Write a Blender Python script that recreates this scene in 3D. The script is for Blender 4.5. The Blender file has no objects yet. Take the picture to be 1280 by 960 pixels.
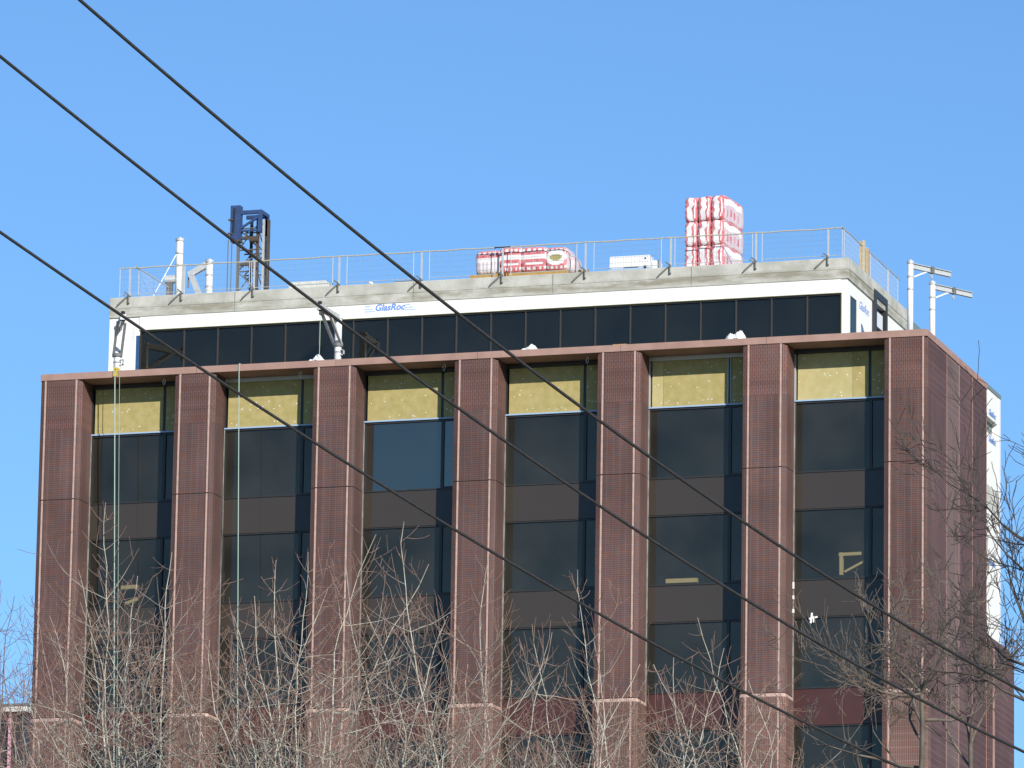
import bpy, math, random
import numpy as np
from mathutils import Vector, Matrix

# ------------------------------------------------------------------ camera, sky, sun, exposure
S = bpy.context.scene
col = S.collection
R_ = math.radians
CAM = np.array([85.0968, -213.5351, 1.6]); YAW, PITCH, ROLL, FPX = .3053, .2128, .0164, 8060.96
def axes():
    cy, sy, cp, sp = math.cos(YAW), math.sin(YAW), math.cos(PITCH), math.sin(PITCH)
    f = np.array([-sy*cp, cy*cp, sp]); r = np.array([cy, sy, 0.]); u = np.cross(r, f)
    c, s = math.cos(ROLL), math.sin(ROLL)
    return c*r+s*u, -s*r+c*u, f
AR, AU, AF = axes()
cam = bpy.data.objects.new('camera', bpy.data.cameras.new('camera')); col.objects.link(cam)
cam.matrix_world = Matrix(((AR[0], AU[0], -AF[0], CAM[0]), (AR[1], AU[1], -AF[1], CAM[1]), (AR[2], AU[2], -AF[2], CAM[2]), (0, 0, 0, 1)))
cam.data.sensor_width = 36; cam.data.lens = FPX/1280*36; cam.data.clip_start = 1; cam.data.clip_end = 20000
S.camera = cam
SUN_AZ, SUN_EL = 42.0, 24.5          # degrees to the right of the facade's normal, degrees up
sd = Vector((math.sin(R_(SUN_AZ))*math.cos(R_(SUN_EL)), -math.cos(R_(SUN_AZ))*math.cos(R_(SUN_EL)), math.sin(R_(SUN_EL))))
W = bpy.data.worlds.new('World'); S.world = W; W.use_nodes = True
wn = W.node_tree.nodes; wl = W.node_tree.links
sky = wn.new('ShaderNodeTexSky'); sky.sky_type = 'NISHITA'; sky.sun_disc = False
sky.sun_elevation = R_(SUN_EL); sky.sun_rotation = R_(180-SUN_AZ)
sky.altitude = 200; sky.air_density = 1.0; sky.dust_density = 0.0; sky.ozone_density = 4.0
tint = wn.new('ShaderNodeVectorMath'); tint.operation = 'MULTIPLY'; tint.inputs[1].default_value = (.80, 1.03, 1.21)   # the clear cold blue of the day
wl.new(sky.outputs[0], tint.inputs[0]); wl.new(tint.outputs[0], wn['Background'].inputs[0]); wn['Background'].inputs[1].default_value = .10
sl = bpy.data.lights.new('sun', 'SUN'); sl.energy = 4.6; sl.angle = R_(.5); sl.color = (1, .95, .87)
sun = bpy.data.objects.new('sun', sl); col.objects.link(sun); sun.rotation_euler = (-sd).to_track_quat('-Z', 'Y').to_euler()
sun.location = (60, -60, 120)
S.view_settings.view_transform = 'Standard'; S.view_settings.look = 'None'; S.view_settings.exposure = 0.3; S.view_settings.gamma = 1
S.view_settings.use_curve_mapping = False
S.render.engine = 'CYCLES'

# ------------------------------------------------------------------ helpers
def ray(u, v): return AF + AR*((u-640)/FPX) + AU*((480-v)/FPX)
def on(u, v, **k):                                   # the point of a real plane x=, y= or z= seen at a pixel of the photo
    (a, val), = k.items(); i = 'xyz'.index(a); d = ray(u, v)
    return CAM + d*((val-CAM[i])/d[i])
def far(u, v, d): return CAM + ray(u, v)*d
WPOS = {}
class MB:
    def __init__(s): s.v = []; s.f = []; s.mi = []; s.sw = []
    def face(s, pts, m=0, swap=False):
        b = len(s.v); s.v += [tuple(p) for p in pts]; s.f.append(tuple(range(b, b+len(pts)))); s.mi.append(m); s.sw.append(swap); return s
    def hexa(s, p, m=0, swap=False):                 # 8 corners: bottom 4 ccw, top 4 ccw
        b = len(s.v); s.v += [tuple(q) for q in p]
        for q in ((3,2,1,0), (4,5,6,7), (0,1,5,4), (1,2,6,5), (2,3,7,6), (3,0,4,7)):
            s.f.append(tuple(b+i for i in q)); s.mi.append(m); s.sw.append(swap)
        return s
    def box(s, x0, x1, y0, y1, z0, z1, m=0, swap=False):
        return s.hexa([(x0,y0,z0),(x1,y0,z0),(x1,y1,z0),(x0,y1,z0),(x0,y0,z1),(x1,y0,z1),(x1,y1,z1),(x0,y1,z1)], m, swap)
    def prism(s, poly, z0, z1, m=0, swap=False, caps=True):   # poly ccw seen from above
        n = len(poly); b = len(s.v)
        s.v += [(p[0], p[1], z0) for p in poly]+[(p[0], p[1], z1) for p in poly]
        for i in range(n):
            j = (i+1) % n; s.f.append((b+i, b+j, b+n+j, b+n+i)); s.mi.append(m); s.sw.append(swap)
        if caps:
            s.f.append(tuple(b+n-1-i for i in range(n))); s.f.append(tuple(b+n+i for i in range(n))); s.mi += [m, m]; s.sw += [swap, swap]
        return s
    def beam(s, a, b, w, h, up=(0,0,1), m=0):        # square bar from a to b
        a, b = Vector(a), Vector(b); d = (b-a).normalized(); up = Vector(up)
        if abs(d.dot(up)) > .98: up = Vector((1,0,0))
        x = d.cross(up).normalized()*(w/2); y = x.cross(d).normalized()*(h/2)
        return s.hexa([a-x-y, a+x-y, b+x-y, b-x-y, a-x+y, a+x+y, b+x+y, b-x+y], m)
    def tube(s, pts, r, n=8, m=0, cap=True):
        pts = [Vector(p) for p in pts]; rs = r if hasattr(r, '__len__') else [r]*len(pts); b = len(s.v); k = len(pts)
        ref = None
        for i, p in enumerate(pts):
            t = (pts[min(i+1, k-1)]-pts[max(i-1, 0)]).normalized()
            if ref is None: ref = t.orthogonal().normalized()
            x = (ref-t*ref.dot(t)).normalized(); ref = x; y = t.cross(x)
            for j in range(n):
                a = 2*math.pi*j/n; s.v.append(tuple(p+(x*math.cos(a)+y*math.sin(a))*rs[i]))
        for i in range(k-1):
            for j in range(n):
                q = (j+1) % n; s.f.append((b+i*n+j, b+i*n+q, b+(i+1)*n+q, b+(i+1)*n+j)); s.mi.append(m); s.sw.append(False)
        if cap:
            s.f.append(tuple(b+n-1-j for j in range(n))); s.f.append(tuple(b+(k-1)*n+j for j in range(n))); s.mi += [m, m]; s.sw += [False, False]
        return s
    def build(s, name, mats, parent=None, smooth=False, bevel=0):
        w = WPOS.get(parent.name, Vector((0,0,0))) if parent else Vector((0,0,0))
        me = bpy.data.meshes.new(name); V = np.array(s.v, float)
        me.from_pydata([tuple(p) for p in (V-np.array(w))], [], s.f)
        for m in (mats if isinstance(mats, (list, tuple)) else [mats]): me.materials.append(m)
        me.polygons.foreach_set('material_index', s.mi)
        uv = me.uv_layers.new(name='UVMap').data
        for p, sw in zip(me.polygons, s.sw):
            n = p.normal
            if abs(n.z) < .7:
                l = math.hypot(n.x, n.y) or 1; tx, ty = -n.y/l, n.x/l
            for li in p.loop_indices:
                c = V[me.loops[li].vertex_index]
                a, b = (c[0]*tx+c[1]*ty, c[2]) if abs(n.z) < .7 else (c[0], c[1])
                uv[li].uv = (b, a) if sw else (a, b)
        if smooth: me.polygons.foreach_set('use_smooth', [True]*len(me.polygons))
        me.update()
        o = bpy.data.objects.new(name, me); col.objects.link(o)
        if parent: o.parent = parent
        WPOS[o.name] = Vector(w)
        if bevel:
            md = o.modifiers.new('bevel', 'BEVEL'); md.width = bevel; md.segments = 2; md.limit_method = 'ANGLE'
        return o
def tag(o, label=None, cat=None, group=None, kind=None):
    if label: o['label'] = label
    if cat: o['category'] = cat
    if group: o['group'] = group
    if kind: o['kind'] = kind
    return o
def thing(name, loc, label, cat, group=None, rz=0):
    o = bpy.data.objects.new(name, None); col.objects.link(o); o.location = loc; o.rotation_euler = (0, 0, rz); o.empty_display_size = .3
    WPOS[o.name] = Vector(loc); return tag(o, label, cat, group)
def dup(root, loc, label, rz=None):
    r = root.copy(); col.objects.link(r); r.location = loc; r['label'] = label
    if rz is not None: r.rotation_euler = (0, 0, rz)
    def kids(a, b):
        for ch in [x for x in bpy.data.objects if x.parent is a]:
            c = ch.copy(); col.objects.link(c); c.parent = b; kids(ch, c)
    kids(root, r); return r
def at0(o, world):                                   # mesh builder for a thing built round its own origin
    WPOS[o.name] = Vector(world)
# ------------------------------------------------------------------ materials
def mat(name, color, rough=.7, metal=0, spec=.5, noise=0, nscale=3, ncol=None, bump=0, bscale=40):
    m = bpy.data.materials.new(name); m.use_nodes = True; n = m.node_tree.nodes; l = m.node_tree.links; b = n['Principled BSDF']
    b.inputs['Base Color'].default_value = (*color, 1); b.inputs['Roughness'].default_value = rough; b.inputs['Metallic'].default_value = metal
    b.inputs['Specular IOR Level'].default_value = spec
    tc = n.new('ShaderNodeTexCoord')
    if noise:
        t = n.new('ShaderNodeTexNoise'); t.inputs['Scale'].default_value = nscale; t.inputs['Detail'].default_value = 6; l.new(tc.outputs['Object'], t.inputs['Vector'])
        mx = n.new('ShaderNodeMix'); mx.data_type = 'RGBA'
        r = n.new('ShaderNodeMapRange'); r.inputs[1].default_value = .35; r.inputs[2].default_value = .65; r.inputs[4].default_value = noise
        l.new(t.outputs['Fac'], r.inputs[0]); l.new(r.outputs[0], mx.inputs[0])
        mx.inputs[6].default_value = (*color, 1); mx.inputs[7].default_value = (*(ncol or tuple(c*.6 for c in color)), 1); l.new(mx.outputs[2], b.inputs['Base Color'])
    if bump:
        t2 = n.new('ShaderNodeTexNoise'); t2.inputs['Scale'].default_value = bscale; t2.inputs['Detail'].default_value = 5; l.new(tc.outputs['Object'], t2.inputs['Vector'])
        bp = n.new('ShaderNodeBump'); bp.inputs['Strength'].default_value = bump; bp.inputs['Distance'].default_value = .02; l.new(t2.outputs['Fac'], bp.inputs['Height']); l.new(bp.outputs[0], b.inputs['Normal'])
    return m
def brick_mat(name, c1, c2, c3, mortar, bw=.24, bh=.078, ms=.008, tone=(.93,1.0,1.0), off=0):
    m = bpy.data.materials.new(name); m.use_nodes = True; n = m.node_tree.nodes; l = m.node_tree.links; b = n['Principled BSDF']
    tc = n.new('ShaderNodeTexCoord'); br = n.new('ShaderNodeTexBrick'); l.new(tc.outputs['UV'], br.inputs['Vector'])
    br.offset = off; br.squash = 1; br.inputs['Scale'].default_value = 1
    br.inputs['Brick Width'].default_value = bw; br.inputs['Row Height'].default_value = bh; br.inputs['Mortar Size'].default_value = ms; br.inputs['Mortar Smooth'].default_value = .2
    br.inputs['Color1'].default_value = (*c1, 1); br.inputs['Color2'].default_value = (*c2, 1); br.inputs['Mortar'].default_value = (*mortar, 1); br.inputs['Bias'].default_value = -.1
    # second, coarser cell pattern: runs of orange and purple bricks row by row
    mp = n.new('ShaderNodeMapping'); mp.inputs['Scale'].default_value = (1.1, 4.5, 1); l.new(tc.outputs['UV'], mp.inputs['Vector'])
    ns = n.new('ShaderNodeTexNoise'); ns.noise_dimensions = '2D'; ns.inputs['Scale'].default_value = 1.3; ns.inputs['Detail'].default_value = 5; ns.inputs['Roughness'].default_value = .7; l.new(mp.outputs[0], ns.inputs['Vector'])
    rm = n.new('ShaderNodeMapRange'); rm.inputs[1].default_value = .5; rm.inputs[2].default_value = .72; rm.inputs[4].default_value = .5; l.new(ns.outputs['Fac'], rm.inputs[0])
    notm = n.new('ShaderNodeMath'); notm.operation = 'MULTIPLY_ADD'; notm.inputs[1].default_value = -1; notm.inputs[2].default_value = 1; l.new(br.outputs['Fac'], notm.inputs[0])
    mu = n.new('ShaderNodeMath'); mu.operation = 'MULTIPLY'; l.new(notm.outputs[0], mu.inputs[0]); l.new(rm.outputs[0], mu.inputs[1])
    mx = n.new('ShaderNodeMix'); mx.data_type = 'RGBA'; l.new(mu.outputs[0], mx.inputs[0]); l.new(br.outputs['Color'], mx.inputs[6]); mx.inputs[7].default_value = (*c3, 1)
    # broad weathering
    n3 = n.new('ShaderNodeTexNoise'); n3.inputs['Scale'].default_value = .35; n3.inputs['Detail'].default_value = 4; l.new(tc.outputs['Object'], n3.inputs['Vector'])
    r3 = n.new('ShaderNodeMapRange'); r3.inputs[1].default_value = .3; r3.inputs[2].default_value = .7; r3.inputs[3].default_value = .78; r3.inputs[4].default_value = 1.2; l.new(n3.outputs['Fac'], r3.inputs[0])
    vm = n.new('ShaderNodeVectorMath'); vm.operation = 'SCALE'; l.new(mx.outputs[2], vm.inputs[0]); l.new(r3.outputs[0], vm.inputs['Scale'])
    vt = n.new('ShaderNodeVectorMath'); vt.operation = 'MULTIPLY'; l.new(vm.outputs[0], vt.inputs[0]); vt.inputs[1].default_value = tone
    oi = n.new('ShaderNodeObjectInfo'); ro = n.new('ShaderNodeMapRange'); ro.inputs[3].default_value = .9; ro.inputs[4].default_value = 1.08; l.new(oi.outputs['Random'], ro.inputs[0])
    ms2 = n.new('ShaderNodeMapping'); ms2.inputs['Scale'].default_value = (2.2, .12, 1); l.new(tc.outputs['UV'], ms2.inputs['Vector'])
    n4 = n.new('ShaderNodeTexNoise'); n4.noise_dimensions = '2D'; n4.inputs['Scale'].default_value = 1.5; n4.inputs['Detail'].default_value = 6; l.new(ms2.outputs[0], n4.inputs['Vector'])
    r4 = n.new('ShaderNodeMapRange'); r4.inputs[1].default_value = .3; r4.inputs[2].default_value = .7; r4.inputs[3].default_value = .86; r4.inputs[4].default_value = 1.12; l.new(n4.outputs['Fac'], r4.inputs[0])
    m4 = n.new('ShaderNodeMath'); m4.operation = 'MULTIPLY'; l.new(ro.outputs[0], m4.inputs[0]); l.new(r4.outputs[0], m4.inputs[1])
    v4 = n.new('ShaderNodeVectorMath'); v4.operation = 'SCALE'; l.new(vt.outputs[0], v4.inputs[0]); l.new(m4.outputs[0], v4.inputs['Scale'])
    l.new(v4.outputs[0], b.inputs['Base Color']); b.inputs['Roughness'].default_value = .7; b.inputs['Specular IOR Level'].default_value = .2
    bp = n.new('ShaderNodeBump'); bp.inputs['Strength'].default_value = .5; bp.inputs['Distance'].default_value = .008; bp.invert = True; l.new(br.outputs['Fac'], bp.inputs['Height']); l.new(bp.outputs[0], b.inputs['Normal'])
    return m
def glass_mat(name, tint, ior=1.5, dust=.035, rough=.01):
    m = bpy.data.materials.new(name); m.use_nodes = True; n = m.node_tree.nodes; l = m.node_tree.links; n.remove(n['Principled BSDF'])
    out = n['Material Output']; tr = n.new('ShaderNodeBsdfTransparent'); tr.inputs[0].default_value = (*tint, 1)
    gl = n.new('ShaderNodeBsdfGlossy'); gl.inputs['Roughness'].default_value = rough; gl.inputs['Color'].default_value = (1, .97, .84, 1)
    fr = n.new('ShaderNodeFresnel'); mx = n.new('ShaderNodeMixShader')
    gm = n.new('ShaderNodeNewGeometry'); io = n.new('ShaderNodeMapRange'); io.inputs[3].default_value = ior; io.inputs[4].default_value = 1/ior; l.new(gm.outputs['Backfacing'], io.inputs[0]); l.new(io.outputs[0], fr.inputs['IOR'])   # a thin pane: the same from both sides
    tc = n.new('ShaderNodeTexCoord'); ns = n.new('ShaderNodeTexNoise'); ns.inputs['Scale'].default_value = .8; ns.inputs['Detail'].default_value = 1; l.new(tc.outputs['Object'], ns.inputs['Vector'])
    bp = n.new('ShaderNodeBump'); bp.inputs['Strength'].default_value = .03; bp.inputs['Distance'].default_value = .05; l.new(ns.outputs['Fac'], bp.inputs['Height']); l.new(bp.outputs[0], gl.inputs['Normal'])
    l.new(fr.outputs[0], mx.inputs[0]); df = n.new('ShaderNodeBsdfDiffuse'); df.inputs[0].default_value = (.45, .43, .36, 1); dm = n.new('ShaderNodeMixShader')   # site dust on the pane
    n2 = n.new('ShaderNodeTexNoise'); n2.inputs['Scale'].default_value = .55; n2.inputs['Detail'].default_value = 5; l.new(tc.outputs['Object'], n2.inputs['Vector'])
    dr = n.new('ShaderNodeMapRange'); dr.inputs[1].default_value = .3; dr.inputs[2].default_value = .7; dr.inputs[3].default_value = dust*.5; dr.inputs[4].default_value = dust*1.5; l.new(n2.outputs['Fac'], dr.inputs[0]); l.new(dr.outputs[0], dm.inputs[0])
    l.new(tr.outputs[0], dm.inputs[1]); l.new(df.outputs[0], dm.inputs[2]); l.new(dm.outputs[0], mx.inputs[1]); l.new(gl.outputs[0], mx.inputs[2]); l.new(mx.outputs[0], out.inputs[0])
    return m
def concrete_mat(name):
    m = mat(name, (.52, .51, .45), .85, noise=1, nscale=1.6, ncol=(.38, .37, .315), bump=.5, bscale=9)
    n = m.node_tree.nodes; l = m.node_tree.links; b = n['Principled BSDF']; src = b.inputs['Base Color'].links[0].from_socket
    tc = n.new('ShaderNodeTexCoord'); sp = n.new('ShaderNodeSeparateXYZ'); l.new(tc.outputs['Object'], sp.inputs[0])
    ns = n.new('ShaderNodeTexNoise'); ns.inputs['Scale'].default_value = 1.4; ns.inputs['Detail'].default_value = 7; ns.inputs['Roughness'].default_value = .65
    mp = n.new('ShaderNodeMapping'); mp.inputs['Scale'].default_value = (.55, .55, 2.5); l.new(tc.outputs['Object'], mp.inputs[0]); l.new(mp.outputs[0], ns.inputs['Vector'])
    # pour line: a damp stain in the lower lift of the band (between 54.1 and 54.4 m)
    a = n.new('ShaderNodeMapRange'); a.inputs[1].default_value = 54.46; a.inputs[2].default_value = 54.3; l.new(sp.outputs['Z'], a.inputs[0])
    a2 = n.new('ShaderNodeMapRange'); a2.inputs[1].default_value = 53.99; a2.inputs[2].default_value = 54.15; l.new(sp.outputs['Z'], a2.inputs[0])
    c = n.new('ShaderNodeMath'); c.operation = 'MULTIPLY'; l.new(a.outputs[0], c.inputs[0]); l.new(a2.outputs[0], c.inputs[1])
    rr = n.new('ShaderNodeMapRange'); rr.inputs[1].default_value = .4; rr.inputs[2].default_value = .58; rr.inputs[4].default_value = .95; l.new(ns.outputs['Fac'], rr.inputs[0])
    d = n.new('ShaderNodeMath'); d.operation = 'MULTIPLY'; l.new(c.outputs[0], d.inputs[0]); l.new(rr.outputs[0], d.inputs[1])
    mx = n.new('ShaderNodeMix'); mx.data_type = 'RGBA'; l.new(d.outputs[0], mx.inputs[0]); l.new(src, mx.inputs[6]); mx.inputs[7].default_value = (.26, .24, .18, 1)
    l.new(mx.outputs[2], b.inputs['Base Color']); return m
M = dict(
 brick=brick_mat('red_brick', (.124, .052, .043), (.090, .057, .061), (.168, .074, .046), (.165, .112, .10)),
 soldier=brick_mat('soldier_brick', (.135, .052, .042), (.105, .058, .060), (.165, .066, .040), (.20, .13, .11), off=.5),
 brick_side=brick_mat('plum_brick', (.105, .042, .040), (.085, .045, .050), (.12, .042, .038), (.21, .14, .13)),
 brick_grey=brick_mat('greyed_brick', (.135, .072, .066), (.115, .075, .074), (.15, .07, .06), (.26, .18, .16)),
 brick_low=brick_mat('lower_brick', (.16, .066, .052), (.135, .075, .07), (.2, .085, .055), (.26, .18, .15)),
 trim=mat('salmon_precast', (.50, .335, .275), .8, noise=.5, nscale=5),
 coping=mat('coping_precast', (.38, .235, .19), .8, noise=.8, nscale=1.5, ncol=(.30, .175, .14), bump=.1),
 joint=mat('dark_joint', (.035, .022, .02), .9),
 frame=mat('dark_aluminium', (.028, .026, .025), .45),
 frame_bronze=mat('bronze_mullion', (.04, .035, .033), .5),  # brownish mullions, slightly paler than the dark frames
 alu=mat('mill_aluminium', (.55, .56, .55), .4, metal=.3),
 foil=mat('sky_blue_foil', (.32, .45, .64), .35),
 blue=mat('blue_tape', (.02, .09, .22), .6, noise=.6, nscale=6),
 spandrel=mat('back_painted_glass', (.047, .038, .030), .08, spec=.35),
 spandrel_red=mat('red_metal_panel', (.07, .024, .02), .4, noise=.4, nscale=2),
 glass=glass_mat('tinted_glass', (.60, .62, .58), 1.55),
 glass_blue=glass_mat('blue_tinted_glass', (.45, .55, .62), 2.3, .012),
 glass_dark=glass_mat('dark_ribbon_glass', (.3, .3, .3), 1.55, .015),
 insul=mat('mineral_wool', (.42, .345, .15), .95, noise=.8, nscale=3.5, ncol=(.33, .275, .095), bump=.5, bscale=60),
 insul_pale=mat('pale_mineral_wool', (.48, .415, .20), .95, noise=.6, nscale=4, ncol=(.40, .34, .14), bump=.5, bscale=60),
 white=mat('white_sheathing', (.80, .79, .74), .75, noise=.25, nscale=1.2, ncol=(.72, .71, .66)),
 white_dirty=mat('dusty_sheathing', (.55, .54, .48), .8, noise=.6, nscale=2),
 plastic=mat('white_sheeting', (.75, .75, .73), .5, noise=.3, nscale=6),
 olive=mat('olive_seal', (.12, .125, .015), .6),
 concrete=concrete_mat('board_marked_concrete'),
 slab=mat('interior_slab', (.26, .26, .25), .9),
 room=mat('interior_wall', (.26, .265, .25), .9, noise=.5, nscale=.4),
 roofing=mat('roof_membrane', (.12, .12, .12), .9),
 flash=mat('green_grey_flashing', (.17, .22, .21), .5),
 galv=mat('galvanised_steel', (.50, .51, .50), .5, metal=.1, noise=.4, nscale=9),
 galv_dark=mat('weathered_steel', (.15, .15, .145), .6, metal=.2),
 paint=mat('white_painted_steel', (.74, .75, .74), .4, noise=.25, nscale=5),
 black=mat('black_steel', (.02, .02, .022), .5),
 timber=mat('pale_timber', (.50, .37, .2), .8, noise=.5, nscale=8),
 timber_grey=mat('weathered_timber', (.50, .46, .36), .85, noise=.5, nscale=9),
 ochre=mat('ochre_timber', (.46, .28, .08), .8, noise=.5, nscale=9),
 indoor_timber=mat('indoor_timber', (.62, .47, .24), .7),
 rustcol=mat('brown_steel', (.085, .06, .042), .7, noise=.5, nscale=5),
 hoistblue=mat('blue_painted_steel', (.028, .07, .20), .5, noise=.8, nscale=4, ncol=(.03, .045, .09)),
 red=mat('red_wrap', (.56, .10, .11), .35, noise=.7, nscale=6, ncol=(.66, .30, .31)),  # paler blotches put the film's sheen into the red colour
 wrap=mat('white_wrap', (.80, .78, .76), .35),
 pink=mat('clear_film_over_red', (.60, .42, .43), .35, noise=.9, nscale=4, ncol=(.64, .60, .60)),
 gold=mat('olive_print', (.36, .32, .12), .5),
 jamb=mat('jamb_seal', (.34, .34, .30), .7, noise=.8, nscale=2, ncol=(.12, .11, .1)),
 rope=mat('pale_green_rope', (.36, .47, .40), .8),
 yellow=mat('yellow_steel', (.55, .42, .05), .5),
 cable=mat('black_cable', (.025, .023, .022), .38, noise=.5, nscale=30, ncol=(.05, .045, .04)),
 print_=mat('blue_print', (.12, .25, .62), .6),
 print_soft=mat('faded_blue_print', (.40, .52, .75), .6),
 pinkm=mat('pink_mullion', (.60, .32, .36), .6),
 cream=mat('cream_fascia', (.68, .66, .60), .7, noise=.3, nscale=2),
 asphalt=mat('asphalt', (.05, .05, .05), .9, noise=.5, nscale=2),
 grass=mat('ground', (.10, .095, .06), .95, noise=.7, nscale=.3, ncol=(.06, .07, .03)),
 pave=mat('pavement', (.3, .29, .27), .9, noise=.4, nscale=1),
 foam=mat('pale_foam_block', (.62, .62, .56), .8, noise=.4, nscale=5),
 tape=mat('white_tape', (.8, .8, .78), .5),
)
def text(s, size, mtl, parent, p, xdir, ydir, name='lettering', shear=0.0, bold=0.0):
    c = bpy.data.curves.new('t', 'FONT'); c.body = s; c.size = size; c.extrude = .001; c.shear = shear; c.offset = bold; c.align_x = 'CENTER'; c.align_y = 'CENTER'
    t = bpy.data.objects.new('t', c); col.objects.link(t); dg = bpy.context.evaluated_depsgraph_get(); dg.update()
    me = bpy.data.meshes.new_from_object(t.evaluated_get(dg)); bpy.data.objects.remove(t)
    x = Vector(xdir).normalized(); y = Vector(ydir).normalized(); z = x.cross(y)
    w = WPOS.get(parent.name, Vector()); p = Vector(p)-w
    me.transform(Matrix(((x.x, y.x, z.x, p.x), (x.y, y.y, z.y, p.y), (x.z, y.z, z.z, p.z), (0,0,0,1))))
    me.materials.clear(); me.materials.append(mtl)
    o = bpy.data.objects.new(name, me); col.objects.link(o); o.parent = parent; WPOS[o.name] = Vector(w); return o

# ------------------------------------------------------------------ ground
tag(MB().box(-6000, 6000, -3000, 9000, -2, 0).build('ground', M['grass']), kind='structure')
tag(MB().box(-400, 500, -220, -206, -.5, .004).build('road', M['asphalt']), kind='structure')
tag(MB().box(-400, 500, -206, -202, -.5, .13).box(-400, 500, -226, -220, -.5, .13).build('pavement', M['pave']), kind='structure')

# ------------------------------------------------------------------ the brick office building
XL = [.04, 5.244, 10.531, 15.847, 21.168, 26.502, 31.615]
XR = [1.233, 6.376, 11.706, 17.029, 22.345, 27.678, 32.808]
ZC, ZT, ZS, J1, J2 = 50.95, 51.2, 49.13, 46.535, 38.54
D = 1.12; SX = 32.93
B = thing('office_building', (0, 0, 0), 'tall red brick office block with dark windows between pillars, unfinished white top storey', 'building')
def pillar(i):
    xl, xr = XL[i], XR[i]; L = xl-.05; Rr = xr+.05
    def poly(g=0.):
        lx = -.15 if i == 0 else L-.16
        p = [(L-g, -g), (Rr+g, -g)]
        p += [(SX+g, .15), (SX+g, .6), (SX-.4, .6), (SX-.4, 1.4)] if i == 6 else [(Rr+.16+g, .10-g*.4), (Rr+.16+g, 1.4)]
        p += [(lx-g, 1.4), (lx-g, .05-g*.4)]
        return p
    m = MB()
    m.prism(poly(), ZS, ZC, 2, True); m.prism(poly(), J1+.012, ZS, 0); m.prism(poly(), J2+.012, J1-.012, 0)
    m.prism(poly(-.03), J2-.1, ZC-.01, 1)
    P = m.build('pillar', [M['brick'], M['joint'], M['soldier']], B)
    b = MB(); b.prism(poly(.035), 0, J2-.13, 0, True)
    lo, hi = poly(.035), poly(.0); n = len(lo)
    for k in range(n):
        q = (k+1) % n; b.face([(*lo[k], J2-.13), (*lo[q], J2-.13), (*hi[q], J2-.012), (*hi[k], J2-.012)], 1)
    b.build('pillar_base', [M['brick_low'], M['trim']], P)
    for x, sgn in ((xl, -1), (xr, 1)):
        t = MB()
        for z0, z1 in ((J1+.02, ZC-.004), (J2+.02, J1-.02)): t.box(x-.033, x+.033, -.022, .03, z0, z1)
        t.box(x-.03, x+.03, -.055, .03, 20, J2-.14)
        t.build('trim_strip', M['trim'], P)
        jx = x+.033 if sgn > 0 else x+.033
        MB().box(jx, jx+.018, -.006, .03, J2+.02, ZC-.004).build('joint_line', M['joint'], P)
for i in range(7): pillar(i)
# coping: one stone length between pillar centres, deep enough to be the soffit of the recesses
cx = [-.17]+[(a+b)/2+.05 for a, b in zip(XL[1:6], XR[1:6])]+[SX+.03]
for a, b in zip(cx[:-1], cx[1:]):
    MB().box(a+.006, b-.006, -.035, 1.42, ZC, ZT).build('coping', M['coping'], B, bevel=.012)
ys = [.62]+[on(p, 470, x=SX)[1] for p in (1183.5, 1199, 1215.6, 1233)]
YB = ys[-1]
for a, b in ((1.425, 4.5), (4.5, YB+.06)):
    MB().box(SX-.5, SX+.03, a+.006, b-.006, ZC, ZT).build('coping', M['coping'], B, bevel=.012)
# right side: four tall brick panels with pale trims
for k in range(4):
    a, b = ys[k], ys[k+1]; mt = M['brick_grey'] if k == 1 else M['brick_side']
    m = MB(); bz = [(48.95, ZC, True), (J1+.012, 48.95, False), (J2+.012, J1-.012, False), (0, J2-.012, True)]
    for z0, z1, sw in bz: m.box(SX-.35, SX, a+.02, b-.02, z0, z1, 0, sw)
    P = m.build('side_panel', mt, B)
    MB().box(SX-.34, SX+.012, b-.02, b+.02, 20, ZC-.01).build('trim_strip', M['coping'], P)
# rest of the shell: left wall, rear wall, roof, slabs, rooms
MB().box(-.15, .2, 1.41, 14.2, 0, ZC-.005).build('left_wall', M['brick_side'], B)
MB().box(.2, 29.6, 14.0, 14.3, 0, ZC-.005).box(29.6, 32.6, 11.6, 11.8, 0, ZC-.005).build('rear_wall', M['white_dirty'], B)
MB().box(.2, SX-.4, 1.43, 11.55, ZC-.3, ZC-.02).box(.2, 29.6, 11.55, 13.98, ZC-.3, ZC-.02).build('roof', M['roofing'], B)
sb = MB()
for k in range(6): sb.box(.25, 32.5, 1.32, 11.5, 45.35-3.84*k, 46.35-3.84*k)
sb.build('floor_slab', M['slab'], B)
MB().box(.25, 32.5, 6.5, 6.7, 20, 50.6).build('core_wall', M['room'], B)
for x in (5.8, 11.1, 16.4, 21.8, 27.1): MB().box(x-.3, x+.3, 2.2, 2.8, 20, 50.6).build('column', M['room'], B)
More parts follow.
